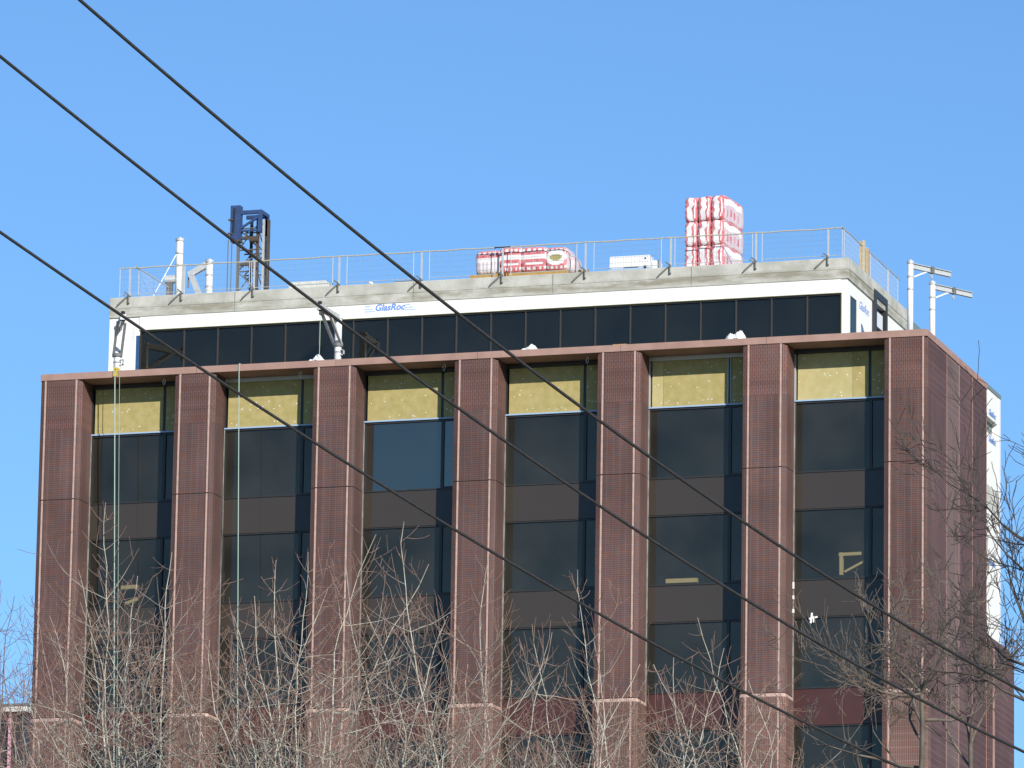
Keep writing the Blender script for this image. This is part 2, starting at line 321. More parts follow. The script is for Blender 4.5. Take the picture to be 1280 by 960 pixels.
# window bays
random.seed(5)
for j in range(6):
    xa, xb = XR[j]+.21, XL[j+1]-.21
    xm = xb-.80
    head = MB().box(xa, xb, 1.06, 1.4, 50.79, ZC-.012); head.build('window_head', M['alu'] if j in (1, 4) else M['frame'], B)
    # top strip: bare mineral wool fixed with white washers
    x0 = xa+.10; cut = [x0] + ([x0+.3] if j == 0 else [x0+.42] if j == 4 else []) + ([x0+2.0] if j == 5 else []) + [xm-.04]
    lvl = .0
    for a, b in zip(cut[:-1], cut[1:]):
        mtl = M['insul_pale'] if (j == 4 and a == x0) or (j == 5 and a == x0) else M['insul']
        P = MB().box(a+.006, b-.006, D+.02-.008*(a > x0), 1.4, 49.13, 50.785).build('insulation_board', mtl, B)
        w = MB()
        for k in range(int((b-a)*9)):
            x = random.uniform(a+.06, b-.06); z = random.choice([random.uniform(50.3, 50.72), random.uniform(49.75, 50.05), random.uniform(49.2, 49.35)])
            r = random.uniform(.012, .024); w.prism([(x+r*math.cos(t), z+r*math.sin(t)) for t in (.5, 1.3, 2.1, 2.9, 3.7, 4.5, 5.3, 6.1)], 0, .01)
        w.v = [(p[0], D+.018-p[2]-.008*(a > x0), p[1]) for p in w.v]
        if w.f: w.build('fixing_washers', M['tape'], P)['kind'] = 'stuff'
    P = MB().box(xm+.06, xb, D+.02, 1.4, 49.13, 50.785).build('insulation_board', M['insul'], B)
    w = MB()
    for k in range(7):
        x = random.uniform(xm+.1, xb-.2); z = random.uniform(49.2, 50.7); r = .025
        w.prism([(x+r*math.cos(t), z+r*math.sin(t)) for t in (.5, 1.3, 2.1, 2.9, 3.7, 4.5, 5.3, 6.1)], 0, .01)
    w.v = [(p[0], D+.018-p[2], p[1]) for p in w.v]; w.build('fixing_washers', M['tape'], P)['kind'] = 'stuff'
    MB().box(xm-.04, xm+.06, D+.06, 1.4, 49.13, 50.785).build('mullion', M['frame'], B)
    if j == 4:
        m = MB().box(xm-.045, xm-.025, D-.04, D+.06, 49.13, 50.785).box(xm+.045, xm+.06, D-.04, D+.06, 49.13, 50.785); m.build('mullion_cap', M['alu'], B)
    MB().box(xa, xb, D-.06, 1.4, 49.07, 49.118).build('sill_flashing', M['foil'], B)  # sky reflected in the sill metal, painted in as its blue
    # jambs
    MB().box(xa, xa+.035, D-.05, 1.4, 49.13 if j in (4, 5) else 46.6, 50.785).build('jamb', M['alu'] if j in (4, 5) else M['frame'], B)
    MB().box(xa+.0, xa+.03, D-.06, D+.1, 20, 49.04).build('jamb', M['jamb'], B)
    for k in range(5):
        zt, zb = 49.04-3.84*k, 46.53-3.84*k; z2 = zb-1.31
        f = MB(); f.box(xa+.03, xb, D-.03, D+.12, zb-.02, zb+.025); f.box(xa+.03, xb, D-.03, D+.12, zt-.04, zt-.002)
        f.box(xm, xm+.10, D-.04, D+.12, zb+.025, zt-.04); f.box(xm+.10, xb, D-.04, D+.12, zb+.025, zb+.075); f.box(xa+.03, xa+.07, D-.02, D+.12, zb+.025, zt-.04)
        P = f.build('window', M['frame'], B)
        g = M['glass_blue'] if (j == 2 and k == 0) else M['glass']
        MB().face([(xa+.07, D+.03, zb+.025), (xm, D+.03, zb+.025), (xm, D+.03, zt-.04), (xa+.07, D+.03, zt-.04)]).build('pane', g, P)
        MB().face([(xm+.1, D+.03, zb+.075), (xb, D+.03, zb+.075), (xb, D+.03, zt-.04), (xm+.1, D+.03, zt-.04)]).build('pane', g, P)
        MB().box(xa+.03, xb, D+.0, 1.35, z2, zb-.022).build('spandrel_panel', M['spandrel_red'] if k >= 2 else M['spandrel'], B)
MB().box(.2, 32.6, 1.36, 1.5, 0, 29.9).build('lower_facade', M['frame'], B)
# rear strip of the side wall, still bare white sheathing with a slot opening
wx = SX-.12; y0 = YB+.05
za, zb_ = on(1242, 527, x=wx)[2], on(1242, 547, x=wx)[2]
ya, yb = y0+.25, 11.35
m = MB().box(wx-.3, wx, y0, 11.8, za, 51.15); m.box(wx-.3, wx, y0, 11.8, 40, zb_); m.box(wx-.3, wx, yb, 11.8, zb_, za); m.box(wx-.3, wx, y0, ya, zb_, za)
P = m.build('sheathed_wall', M['white'], B)
MB().box(wx-.32, wx-.2, ya, yb, zb_, za).build('slot_opening', M['flash'], P)
MB().box(wx-.35, wx+.03, y0, 11.85, 51.15, 51.3).build('flashing', M['flash'], P)
MB().box(wx-.2, wx+.012, 11.55, 11.83, 40, 51.14).build('corner_strip', M['wrap'], P)
MB().box(wx-.2, wx+.006, y0, 11.5, on(1242, 640, x=wx)[2], on(1242, 612, x=wx)[2]).build('dusty_panel', M['white_dirty'], P)
for py in (519, 552, 705): text('GlasRoc', .33, M['print_'], P, (wx+.01, 10.5, on(1241, py, x=wx)[2]), (0, 1, 0), (0, 0, 1), shear=.25, bold=.006)
wt = on(1240, 790, x=SX+.1)[2]
m = MB().box(SX-.4, SX+.1, y0, 13.1, 0, wt-.35, 0, True)
m.hexa([(SX-.4,y0,wt-.35),(SX+.1,y0,wt-.35),(SX+.1,13.1,wt-.35),(SX-.4,13.1,wt-.35),(SX-.4,y0,wt),(SX-.15,y0,wt),(SX-.15,13.1,wt),(SX-.4,13.1,wt)], 0)
P = m.build('rear_brick_wall', M['brick_side'], B); MB().box(SX-.3, SX+.13, y0+.55, y0+.75, 20, wt-.5).build('trim_strip', M['coping'], P)

# top storey, set back 3.5 m
PY, PX0, PX1, PZ0, PZ1, PZT = 3.5, 1.09, 29.16, ZC, 54.0, 54.77
gx0, gx1, gz1 = 2.29, 28.93, 53.5
m = MB(); m.box(PX0, gx0, PY, PY+.25, PZ0, PZ1); m.box(gx1, PX1, PY, PY+.25, PZ0, PZ1); m.box(gx0, gx1, PY+.02, PY+.25, PZ0, 51.55)
m.box(gx0, gx1, PY-.03, PY+.25, gz1, PZ1)
m.box(PX0, PX0+.25, PY+.25, 14, PZ0, PZ1)
for a, b in ((PY+.25, 3.95), (4.75, 7.1), (9.05, 14.0)): m.box(PX1-.25, PX1, a, b, PZ0, PZ1)
m.box(PX1-.25, PX1, 3.95, 4.75, gz1, PZ1)
m.box(PX0+.25, PX1-.25, 13.8, 14, PZ0, PZ1)
PW = m.build('top_storey_wall', M['white'], B)
# poured concrete roof slab edge
seg = [PX0, 6.0, 12.9, 18.2, 23.4, PX1+.22]
P = MB().box(PX0-.02, PX1+.06, PY-.06, 12.6, PZ1, 54.34).box(PX0-.005, PX1+.07, PY-.05, 12.6, 54.342, PZT).build('concrete_roof_edge', M['concrete'], B, bevel=.02)
for x in (6.0, 12.9, 18.2, 23.4): MB().box(x-.006, x+.006, PY-.064, PY, PZ1+.03, PZT-.03).build('pour_joint', M['galv_dark'], P)
MB().box(PX1-.1, PX1+.05, 12.6, 14.3, PZ1-.2, 54.55).build('flashing', M['flash'], P)
# ribbon window
f = MB(); f.box(gx0, gx1, PY+.02, PY+.2, gz1-.07, gz1-.022); f.box(gx0, gx1, PY+.02, PY+.2, 51.55, 51.98)
f.box(gx0, gx0+.05, PY+.02, PY+.2, 51.98, gz1-.07); f.box(gx1-.04, gx1, PY+.02, PY+.2, 51.98, gz1-.07)
for k in range(11):
    x = 4.6+2.4*k; MB().box(x-.005, x+.005, PY-.0325, PY, gz1+.01, PZ1-.01).build('board_joint', M['white_dirty'], PW)
RW = f.build('ribbon_window', M['frame'], B)
mull = [gx0+.05]+[4.021+1.3145*k for k in range(19)]+[gx1-.04]
for k, x in enumerate(mull[1:-1]): MB().box(x-.024, x+.024, PY+.03, PY+.2, 51.98, gz1-.07).build('mullion', M['frame_bronze'], RW)
for a, b in zip(mull[:-1], mull[1:]):
    MB().face([(a, PY+.1, 51.98), (b, PY+.1, 51.98), (b, PY+.1, gz1-.07), (a, PY+.1, gz1-.07)]).build('pane', M['glass_dark'], RW)
MB().box(gx0-.02, gx1+.03, PY-.028, PY+.1, gz1-.022, gz1-.002).box(gx1, gx1+.03, PY-.01, PY+.1, 51.2, gz1-.022).build('seal', M['olive'], RW)
MB().box(gx0-.13, gx0, PY-.012, PY+.02, 51.0, 53.3).build('blue_tape', M['blue'], PW)
MB().box(2, 28.5, 6.3, 6.4, 51, 53.9).build('inner_partition', M['room'], PW)
# right-hand face of the top storey: narrow window and a tall dark door unit
m = MB().box(PX1-.2, PX1+.0, 3.96, 4.74, 51, gz1-.01); P = m.build('side_window', M['frame'], B)
MB().face([(PX1+.004, 4.05, 51), (PX1+.004, 4.66, 51), (PX1+.004, 4.66, gz1-.1), (PX1+.004, 4.05, gz1-.1)]).build('pane', M['glass_dark'], P)
MB().box(PX1-.02, PX1+.012, 4.74, 4.79, 51, gz1).build('seal', M['olive'], P)
m = MB()
m.box(PX1-.2, PX1+.1, 7.1, 7.45, 51, 54.45); m.box(PX1-.2, PX1+.1, 8.85, 9.05, 51, 54.45); m.box(PX1-.2, PX1+.1, 7.45, 8.85, 54.2, 54.45); m.box(PX1-.2, PX1-.1, 7.45, 8.85, 51, 54.2)
P = m.build('door_frame', M['frame'], B)
MB().box(PX1-.1, PX1+.02, 7.7, 8.6, 53.2, 53.75).build('notice', M['paint'], P); MB().box(PX1-.1, PX1+.03, 7.75, 8.1, 51, 52.9).build('door_leaf', M['galv_dark'], P)
# printed names on the sheathing
p = on(487, 381.5, y=PY-.032); text('GlasRoc', .34, M['print_'], PW, (p[0], p[1], 53.845), (1,0,0), (0,0,1), shear=.25, bold=.01)
for q, w_ in ((461, 'gypsum'), (511, 'sheathing')):
    p = on(q, 382, y=PY-.032)
    for dz, s_ in ((.07, .085), (-.03, .085), (-.12, .07)): MB().box(p[0]-.16, p[0]+.13-dz, p[1], p[1]+.003, 53.85+dz-.03, 53.85+dz+.02).build('faded_print', M['print_soft'], PW)
p = on(166.5, 418, y=PY-.003); text('GlasRoc', .16, M['print_soft'], PW, p, (0,0,1), (-1,0,0), shear=.2)
p = on(1080, 386, x=PX1+.004); text('GlasRoc', .42, M['print_'], PW, p, (0,1,0), (0,0,1), shear=.3, bold=.004)

# ------------------------------------------------------------------ roof edge protection
ZR = PZT
def barrier(length, label, loc, rz, wave=0.0, e0=.32, e1=.32):
    o = thing('mesh_barrier', loc, label, 'barrier', 'mesh edge protection panels round the roof', rz)
    WPOS[o.name] = Vector((0,0,0)); h = 1.1
    MB().tube([(-.0,0,.05),(-.0,0,h)], .016, 6).tube([(length,0,.05),(length,0,h)], .016, 6).tube([(0,0,.12),(length,0,.12)], .013, 6).build('frame', M['galv'], o)
    n = 6; MB().tube([(-e0+(length+e0+e1)*t/n, 0, h+.015+wave*math.sin(t*2.1+length*3)) for t in range(n+1)], .024, 6).build('top_rail', M['timber_grey'], o)
    g = MB(); k = int(length/.1)
    for t in range(1, k): g.tube([(length*t/k,0,.12),(length*t/k,0,h)], .0028, 3, cap=False)
    for z in (.3, .5, .7, .9): g.tube([(0,0,z),(length,0,z)], .0035, 3, cap=False)
    g.build('wire_mesh', M['galv'], o)
    return o
spans = [(1.42, 3.86), (3.97, 6.5), (6.58, 9.73), (10.28, 12.84), (13.45, 15.95), (16.56, 19.05), (19.7, 22.23), (22.74, 25.63), (25.99, 28.95)]
where = ['at the left roof corner before the chimney-like davit posts', 'in front of the two roof davit posts', 'in front of the blue hoist mast', 'between the pale foam block and the long bare stretch of edge',
 'left of the low red pack', 'in front of the low red pack', 'in front of the white carton', 'in front of the tall red stack', 'right of the tall red stack']
for (a, b), w in zip(spans, where):
    barrier(b-a, 'wire mesh guard panel '+w, (a, PY+.06, ZR), 0, .012, .02 if a < 2 else .32, .04 if a > 25 else .32)
barrier(3.3, 'wire mesh guard panel running back from the left roof corner', (2.12, PY+.15, ZR), R_(90))
barrier(3.2, 'wire mesh guard panel running back from the right roof corner', (28.98, PY+.2, ZR), R_(90), .02)
barrier(2.6, 'wire mesh guard panel on the right roof side beyond the leaning planks', (28.98, 7.5, ZR), R_(90), .02)
barrier(1.4, 'last wire mesh guard panel at the far end of right roof side', (28.98, 10.25, ZR), R_(90))
# posts clamped to the slab edge
gp = thing('guard_post', (0,0,0), 'guard post', 'post', 'guard posts clamped to the concrete roof edge')
MB().box(-.03, .03, -.03, .03, -.02, 1.08).build('upright', M['galv'], gp)
c = MB(); c.beam((0, -.1, .06), (-.42, -.16, -.32), .05, .05); c.build('raking_arm', M['galv_dark'], gp)
c = MB(); c.beam((0, -.09, .07), (-.16, -.1, .19), .05, .05); c.beam((0, -.13, .1), (.0, -.13, -.26), .035, .035); c.beam((0, -.13, -.24), (.05, -.13, -.24), .06, .04); c.beam((0, -.14, .03), (0, .05, .03), .06, .06); c.build('clamp', M['galv_dark'], gp)
pw = ['at the far left corner', 'below the tall roof davit post', 'in front of the blue hoist mast', 'beside the pale foam block', 'between foam block and low red pack', 'at the left part of the low red pack',
 'right of the low red pack', 'left of the tall red stack', 'right of the tall red stack', 'nearest the right roof corner']
for i, x in enumerate((1.83, 3.9, 6.7, 10.0, 13.17, 16.26, 19.4, 22.6, 25.78, 28.45)):
    lab = 'galvanised guard post with raking clamp '+pw[i]
    if i == 0: gp.location = (x, PY+.03, ZR); gp['label'] = lab; WPOS[gp.name] = Vector(gp.location)
    else: dup(gp, (x, PY+.03, ZR), lab)
t = thing('rail_board', (16.2, PY+.05, ZR), 'short dark bar on guard post above the low red pack', 'bar')
MB().box(15.95, 16.55, PY-.02, PY+.02, ZR+1.08, ZR+1.12).build('bar', M['black'], t)
t = thing('plank_bundle', (29.0, 6.9, ZR), 'bundle of upright weathered planks leaning at the right roof edge', 'planks')
for k, (dx, h) in enumerate(((0, 1.25), (.04, 1.35), (.1, 1.1), (.02, 1.2))): MB().beam((28.95+dx, 6.25+.28*k, ZR), (28.95+dx, 6.3+.27*k, ZR+h), .07, .2, up=(0,1,0)).build('plank', M['timber_grey'] if k % 2 else M['timber'], t)

# ------------------------------------------------------------------ davits
def davit(label, x, y, z0, z1, ang, alen, r=.105, hook=True, braced=True):
    o = thing('davit', (x, y, z0), label, 'davit', 'window cleaning davits on the roofs', 0); WPOS[o.name] = Vector((0,0,0)); h = z1-z0
    MB().tube([(0,0,0),(0,0,h)], r, 16).build('post', M['paint'], o, smooth=True)
    MB().tube([(0,0,h-.08),(0,0,h+.02)], r*1.22, 16).tube([(0,0,h+.02),(0,0,h+.07)], r*.4, 8).build('cap', M['galv'], o)
    c = MB()
    for zz in (h-.55, h-1.0): c.tube([(0,0,zz-.03),(0,0,zz+.03)], r*1.18, 14)
    c.build('collar', M['galv'], o)
    if alen:
        d = Vector((math.cos(ang), math.sin(ang), 0)); sd_ = Vector((-d.y, d.x, 0)); a = d*(r*.8); b = d*alen; zc = h-.14
        def P(v, z): return (v.x, v.y, z)
        m = MB(); m.beam(P(a, zc+.09), P(b, zc+.09), .12, .02); m.beam(P(a, zc-.09), P(b, zc-.09), .12, .02); m.beam(P(a, zc), P(b, zc), .015, .17); m.build('arm', M['galv'], o)
        if braced: MB().beam(P(d*r, h-.55), P(d*.8, zc-.1), .05, .05).beam(P(d*r, h-.2), P(d*r, h-.6), .06, .06).build('brace', M['paint'], o)
        if hook:
            q = d*min(1.05, alen*.55); m = MB(); m.beam(P(q-d*.07, zc), P(q+d*.07, zc), .17, .24); m.build('trolley', M['galv_dark'], o)
            m = MB(); m.tube([P(q, zc-.1), P(q, zc-.24)], .02, 6); m.tube([P(q-d*.12, zc-.14), P(q+d*.03, zc-.32), P(q+d*.05, zc-.2)], .018, 6); m.build('hook', M['galv'], o)
    return o
davit('rear white davit post with galvanised beam arm right of the top storey', 31.6, 2.98, ZC, 54.37, R_(58), 2.0)
davit('nearer white davit post with galvanised beam arm at the right coping', 31.6, 6.28, ZC, 54.36, R_(58), 2.0)
# the two swing davits behind the front coping, arms towards the street on twin struts
def swing(label, x, y, z1, dx, dy):
    o = thing('davit', (x, y, ZC), label, 'davit', 'window cleaning davits on the roofs'); WPOS[o.name] = Vector((0,0,0)); h = z1-ZC
    MB().tube([(0,0,0),(0,0,h)], .13, 16).build('post', M['paint'], o, smooth=True)
    MB().tube([(0,0,h-.1),(0,0,h+.03)], .155, 16).build('cap', M['paint'], o, smooth=True)
    MB().tube([(0,0,h-1.12),(0,0,h-1.0)], .19, 14).tube([(0,0,h-1.35),(0,0,h-1.32)], .145, 14).build('collar', M['galv_dark'], o)
    d = Vector((dx, dy, 0)); n = Vector((-dy, dx, 0)).normalized()
    m = MB()
    for s in (-.07, .07): m.beam((n.x*s, n.y*s, h-.06), (d.x+n.x*s, d.y+n.y*s, h-.06), .05, .2)
    m.beam((d.x*.98-n.x*.1, d.y*.98-n.y*.1, h-.06), (d.x*.98+n.x*.1, d.y*.98+n.y*.1, h-.06), .2, .2); m.build('arm', M['galv'], o)
    for s in (-.14, .14): MB().beam((n.x*s, n.y*s, h-1.06), (d.x*.72+n.x*s, d.y*.72+n.y*s, h-.12), .09, .09).build('strut', M['galv'], o)
    MB().box(.14, .26, -.1, .0, h-1.45, h-1.42).box(.14, .26, -.1, 0, h-1.27, h-1.24).box(.23, .26, -.1, 0, h-1.45, h-1.24).build('handle', M['galv'], o)
    m = MB(); m.tube([(d.x*.97, d.y*.97, h-.16), (d.x*.97, d.y*.97, h-.32)], .05, 8); m.beam((d.x, d.y, h+.05), (d.x, d.y, h+.16), .12, .12); m.build('sheave', M['black'], o); return o
swing('white swing davit at the left end of the front coping', 1.93, 2.2, 53.35, .85, -1.75)
swing('white swing davit in front of the ribbon window with a rope down to the ledge', 10.47, 2.2, 53.3, -.08, -1.85)
def rope(label, pts, r=.012, name='rope'):
    o = MB().tube(pts, r, 6, cap=True).build(name, M['rope'], None); return tag(o, label, 'rope', 'work ropes hanging on the facade')
rope('short rope from the swing davit arm down to the white bag', [(10.39, .42, 53.0), (10.385, .43, 51.35)], .012)
for px0, px1, lab, r in ((143.7, 142.3, 'thick pale rope over yellow edge guard down the leftmost window bay', .019), (149.5, 146.0, 'thin pale rope just right of the thick one in leftmost bay', .008),
                      (298.7, 296.4, 'pale green rope down the second window bay', .016)):
    a = on(px0, 461, y=-.06); b = on(px1, 958, y=-.06); c = on(px0, 464, y=.9)
    rope(lab, [(a[0], 1.2, 51.0), (a[0], .9, ZT+.02), (a[0], .0, ZT+.03), (a[0], -.06, ZT), tuple(a*.6+b*.4), tuple(b), (b[0], -.06, 15)], r)
t = thing('edge_guard', (1.8, 0, ZT), 'yellow steel edge guard under the rope on left coping', 'edge guard')
a = on(144, 465, y=-.05); MB().box(a[0]-.07, a[0]-.03, -.075, .2, ZT-.2, ZT+.12).box(a[0]+.03, a[0]+.07, -.075, .2, ZT-.2, ZT+.12).box(a[0]-.07, a[0]+.07, -.08, -.066, ZT-.22, ZT-.12).build('bracket', M['yellow'], t)

# roof davits at the left, one tall, one short with a lowered beam
a = on(225, 299, y=7); o = davit('tall galvanised davit post on the upper roof, left of the hoist', a[0], 7, ZR, a[2], 0, 0, .135)
MB().beam((-.05, -.2, a[2]-ZR-.62), (-1.0, -.6, .3), .03, .03).build('brace', M['paint'], o); MB().box(.16, .22, -.05, .05, 0.3, 1.9).build('cleat', M['galv'], o)
b = on(262, 326, y=7); o = davit('short galvanised davit post with two slanting beams beside the tall one', b[0], 7, ZR, b[2], 0, 0, .135)
q = on(240, 344, y=7); q2 = on(254, 361, y=7)
MB().beam((-.05, 0, b[2]-ZR-.12), (q[0]-b[0]-.1, -.05, q[2]-ZR), .18, .22).build('beam', M['galv'], o); MB().beam((q[0]-b[0], -.1, q[2]-ZR), (-.1, -.1, .25), .16, .2).build('beam', M['galv'], o)
MB().tube([(q[0]-b[0]-.1, -.1, q[2]-ZR-.1), (q[0]-b[0]-.1, -.1, q[2]-ZR-.5)], .03, 6).build('hook', M['galv_dark'], o)
t = thing('winch', (a[0]-.6, 7, ZR), 'small grey winch drum left of the tall roof davit', 'winch')
w = on(213, 350, y=7); MB().tube([(w[0]-.18, 6.9, w[2]), (w[0]+.2, 7.0, w[2]+.02)], .16, 12).build('drum', M['galv'], t); MB().box(w[0]-.1, w[0]+.1, 6.85, 7.05, ZR, w[2]).build('foot', M['galv_dark'], t)

# ------------------------------------------------------------------ construction hoist behind the roof
HY = 14.9
def H(px, py, y=HY): return on(px, py, y=y)
hz = lambda py: H(316, py)[2]
x0, x1 = H(302, 300)[0], H(329, 300)[0]
t = thing('hoist_mast', (x0, HY, 0), 'construction hoist mast with blue head frame rising behind the roof', 'hoist')
ztop = hz(273)
for xx, yy, nm, mt in ((x0, HY-.35, 'mast_leg', 'galv_dark'), (x0+.28, HY+.35, 'mast_leg', 'black'), (x1-.1, HY-.35, 'mast_leg', 'rustcol'), (x1, HY+.35, 'mast_leg', 'galv')):
    MB().box(xx-.05, xx+.05, yy-.05, yy+.05, 0, ztop).build(nm, M[mt], t)
m = MB(); z = 54.; k = 0
while z < ztop-.3:
    z2 = min(z+.85, ztop-.05)
    for ya_, yb_ in ((HY-.35, HY-.35), (HY+.35, HY+.35)):
        m.tube([(x0, ya_, z if k % 2 else z2), (x1, yb_, z2 if k % 2 else z)], .025, 5); m.tube([(x0, ya_, z), (x1, yb_, z)], .03, 5)
    m.tube([(x0, HY-.35, z), (x0+.28, HY+.35, z2)], .025, 5); m.tube([(x1-.1, HY-.35, z2), (x1, HY+.35, z)], .025, 5)
    z = z2; k += 1
m.build('lattice', M['galv_dark'], t)
for py in (300, 333): 
    zz = hz(py); m = MB(); m.box(x0+.1, x1-.05, HY-.42, HY-.3, zz-.05, zz+.05); m.tube([(x0+.5, HY-.45, zz-.12), (x0+.85, HY-.45, zz-.12)], .09, 8)
    m.build('mast_tie', M['rustcol'], t)
xr_ = H(335, 300)[0]; MB().box(xr_-.02, xr_+.05, HY-.06, HY+.1, 0, hz(276)).build('guide_rail', M['rustcol'], t); MB().box(xr_-.2, xr_-.13, HY-.1, HY+.0, 0, hz(276)).build('guide_rail', M['galv'], t)
ba, bb = H(291.5, 262), H(303.5, 304)
bx = MB().box(ba[0]+.12, bb[0]+.08, HY-.62, HY-.3, bb[2], ba[2]).build('head_box', M['hoistblue'], t)
MB().box(ba[0]+.14, bb[0]+.1, HY-.63, HY-.28, bb[2]-.08, bb[2]).box(ba[0]+.05, ba[0]+.26, HY-.68, HY-.61, (ba[2]+bb[2])/2+.08, (ba[2]+bb[2])/2+.14).box(ba[0]+.05, ba[0]+.22, HY-.68, HY-.61, bb[2]+.22, bb[2]+.28).build('latch', M['rustcol'], bx)
MB().beam((ba[0]+.3, HY-.63, ba[2]-.1), (ba[0]+.26, HY-.63, bb[2]+.3), .05, .06, up=(0,1,0)).build('slot', M['black'], bx)
m = MB(); xe = H(332.5, 270)[0]; zt_, zb2 = hz(266.5), hz(271)
m.box(bb[0], xe, HY-.5, HY-.38, zb2, zt_); m.box(bb[0], xe, HY+.3, HY+.42, zb2, zt_); m.box(xe-.15, xe, HY-.5, HY-.38, hz(294), zb2); m.box(xe-.15, xe, HY+.3, HY+.42, hz(294), zb2)
m.box(bb[0], xe, HY-.48, HY-.4, hz(292.5), hz(290.5)); m.beam((bb[0], HY-.44, hz(289)), (xe-.1, HY-.44, hz(274)), .07, .08); m.box(xe-.1, xe, HY-.38, HY+.3, zb2, zt_)
m.build('head_frame', M['hoistblue'], t)
MB().tube([(ba[0]+.05, HY-.6, bb[2]), (ba[0]+.05, HY-.6, 54)], .02, 5).tube([(ba[0]+.2, HY-.6, bb[2]), (ba[0]+.2, HY-.6, 54)], .02, 5).build('hoist_rope', M['galv_dark'], t)

# ------------------------------------------------------------------ materials stored on the roof
def pillow(m, c, half, fn, n=14, k=5.0, seed=0, rz=0., amp=.015):
    rnd = random.Random(seed); ph = [rnd.uniform(0, 6) for _ in range(4)]; cr, sr = math.cos(rz), math.sin(rz)
    def P(q):
        L = sum(abs(a)**k for a in q)**(1/k); p = [a/L for a in q]
        w = 1+amp*math.sin(3*p[0]+ph[0])*math.cos(4*p[2]+ph[1])
        x, y, z = (p[i]*half[i]*w for i in range(3)); return (c[0]+x*cr-y*sr, c[1]+x*sr+y*cr, c[2]+z)
    for ax, sg in ((0,1),(0,-1),(1,1),(1,-1),(2,1),(2,-1)):
        a, b = [i for i in range(3) if i != ax]; base = len(m.v)
        for i in range(n+1):
            for j in range(n+1):
                q = [0,0,0]; q[ax] = sg; q[a] = -1+2*i/n; q[b] = -1+2*j/n; m.v.append(P(q))
        for i in range(n):
            for j in range(n):
                f = (base+i*(n+1)+j, base+(i+1)*(n+1)+j, base+(i+1)*(n+1)+j+1, base+i*(n+1)+j+1)
                flip = (sg < 0) != (ax == 1); m.f.append(f[::-1] if flip else f); m.mi.append(fn(ax, sg, (i+.5)/n, (j+.5)/n)); m.sw.append(False)
PK = [M['red'], M['wrap'], M['pink'], M['gold'], M['black']]
def low_pat(kind):
    def fn(ax, sg, u, v):
        if ax == 2: return 0 if sg > 0 and .1 < v < .9 else 2
        if ax == 0: return 2
        if kind == 'logo' and ((u-.5)/.42)**2+((v-.55)/.3)**2 < 1: return 3 if ((u-.5)/.26)**2+((v-.55)/.13)**2 < 1 else 1
        if .78 < v < .9 and (u*5.0 % 1) > .4: return 1
        if kind == 'film' and v < .5: return 1 if (u*7 % 1) > .6 else 2
        if .48 < v < .68: return 1
        if .3 < v < .38 and .25 < u < .85: return 1
        if .08 < v < .2 and (u*5.0 % 1) > .45: return 1
        if .25 < v < .33 and u < .12: return 4
        return 0
    return fn
t = thing('insulation_pack', (17, PY+1.0, ZR), 'low red and white shrink wrapped pack of insulation lying on timbers', 'insulation pack')
xs = [on(p, 325, y=PY+.9)[0] for p in (602, 631, 657, 688, 713)]
tops = [on(p, q, y=PY+.9)[2] for p, q in ((616, 316), (644, 311.5), (672, 311), (700, 311.5))]
for k in range(4):
    zb3 = ZR+.16; m = MB(); pillow(m, ((xs[k]+xs[k+1])/2, PY+.9, (zb3+tops[k])/2), ((xs[k+1]-xs[k])/2*1.2, .6, (tops[k]-zb3)/2*.97), low_pat(('film', 'band', 'band', 'logo')[k]), 24, 5.5, k)
    m.build('bundle', PK, t, smooth=True)
m = MB(); pillow(m, (xs[4]+.05, PY+1.0, ZR+.45), (.28, .55, .36), lambda *a: 2, 10, 3); m.build('loose_film', PK, t, smooth=True)
def bearer(label, pxa, pxb, py, mt='ochre', y=PY+.3, h=.13):
    a, b = on(pxa, py, y=y), on(pxb, py-(pxb-pxa)*.05, y=y)
    o = MB().box(a[0], b[0], y-.06, y+.06, ZR, ZR+h+.06).build('timber_bearer', M[mt]); return tag(o, label, 'timber', 'timbers lying along the roof edge')
bearer('ochre timber under the left end of the low red pack', 588, 630, 342); bearer('longer ochre timber under the middle of the low red pack', 633, 711, 338); bearer('short ochre timber right of the low red pack', 722, 736, 338, 'timber', PY+.45)
bearer('thin weathered timber lying between the foam block and low red pack', 494, 516, 350, 'timber_grey', PY+.2, .03)

def tall_pat(sd_):
    def fn(ax, sg, u, v):
        if ax == 1:
            w = .05*math.sin(v*9+sd_)+.035*math.sin(v*21+sd_*2.3)+.03*math.sin(u*17+v*6)
            if .30 < u+w < .66 and .03 < v < .97: return 1
            if u < .17 and (v*5+sd_ % 1) % 1 > .42: return 1
            if .78 < u+w*.5 < .85 and .16 < v < .88: return 1
            if v < .09 and .55 < u < .75: return 4
            if .9 < v and .4 < u < .5: return 1
            return 0
        if ax == 0:
            w = .04*math.sin(u*11+sd_)
            if v+w > .9 or v+w < .05: return 0
            if .22 < v+w < .5 and (u*6+sd_ % 1) % 1 > .62 and u < .8: return 0
            return 2 if (v+w < .66 or u > .85) else 1
        return 2
    return fn
t = thing('insulation_pack', (23.5, PY+1.2, ZR), 'tall red and white stack of wrapped insulation bundles, three wide and three high', 'insulation pack', None, R_(-6))
WPOS[t.name] = Vector((0,0,0)); wA = on(905, 300, y=PY+.6)[0]-on(853.5, 300, y=PY+.6)[0]; hA = on(880, 245, y=PY+.6)[2]-ZR
t.location = ((on(905, 300, y=PY+.6)[0]+on(853.5, 300, y=PY+.6)[0])/2, PY+.6, ZR)
for r in range(3):
    for c_ in range(3):
        m = MB(); pillow(m, (-wA/2+wA/6*(2*c_+1), 1.05, hA/6*(2*r+1)), (wA/6*1.04, 1.05, hA/6*1.09), tall_pat(r*2.1+c_*1.3), 26, 7.0, 10+r*3+c_); m.build('bundle', PK, t, smooth=True)
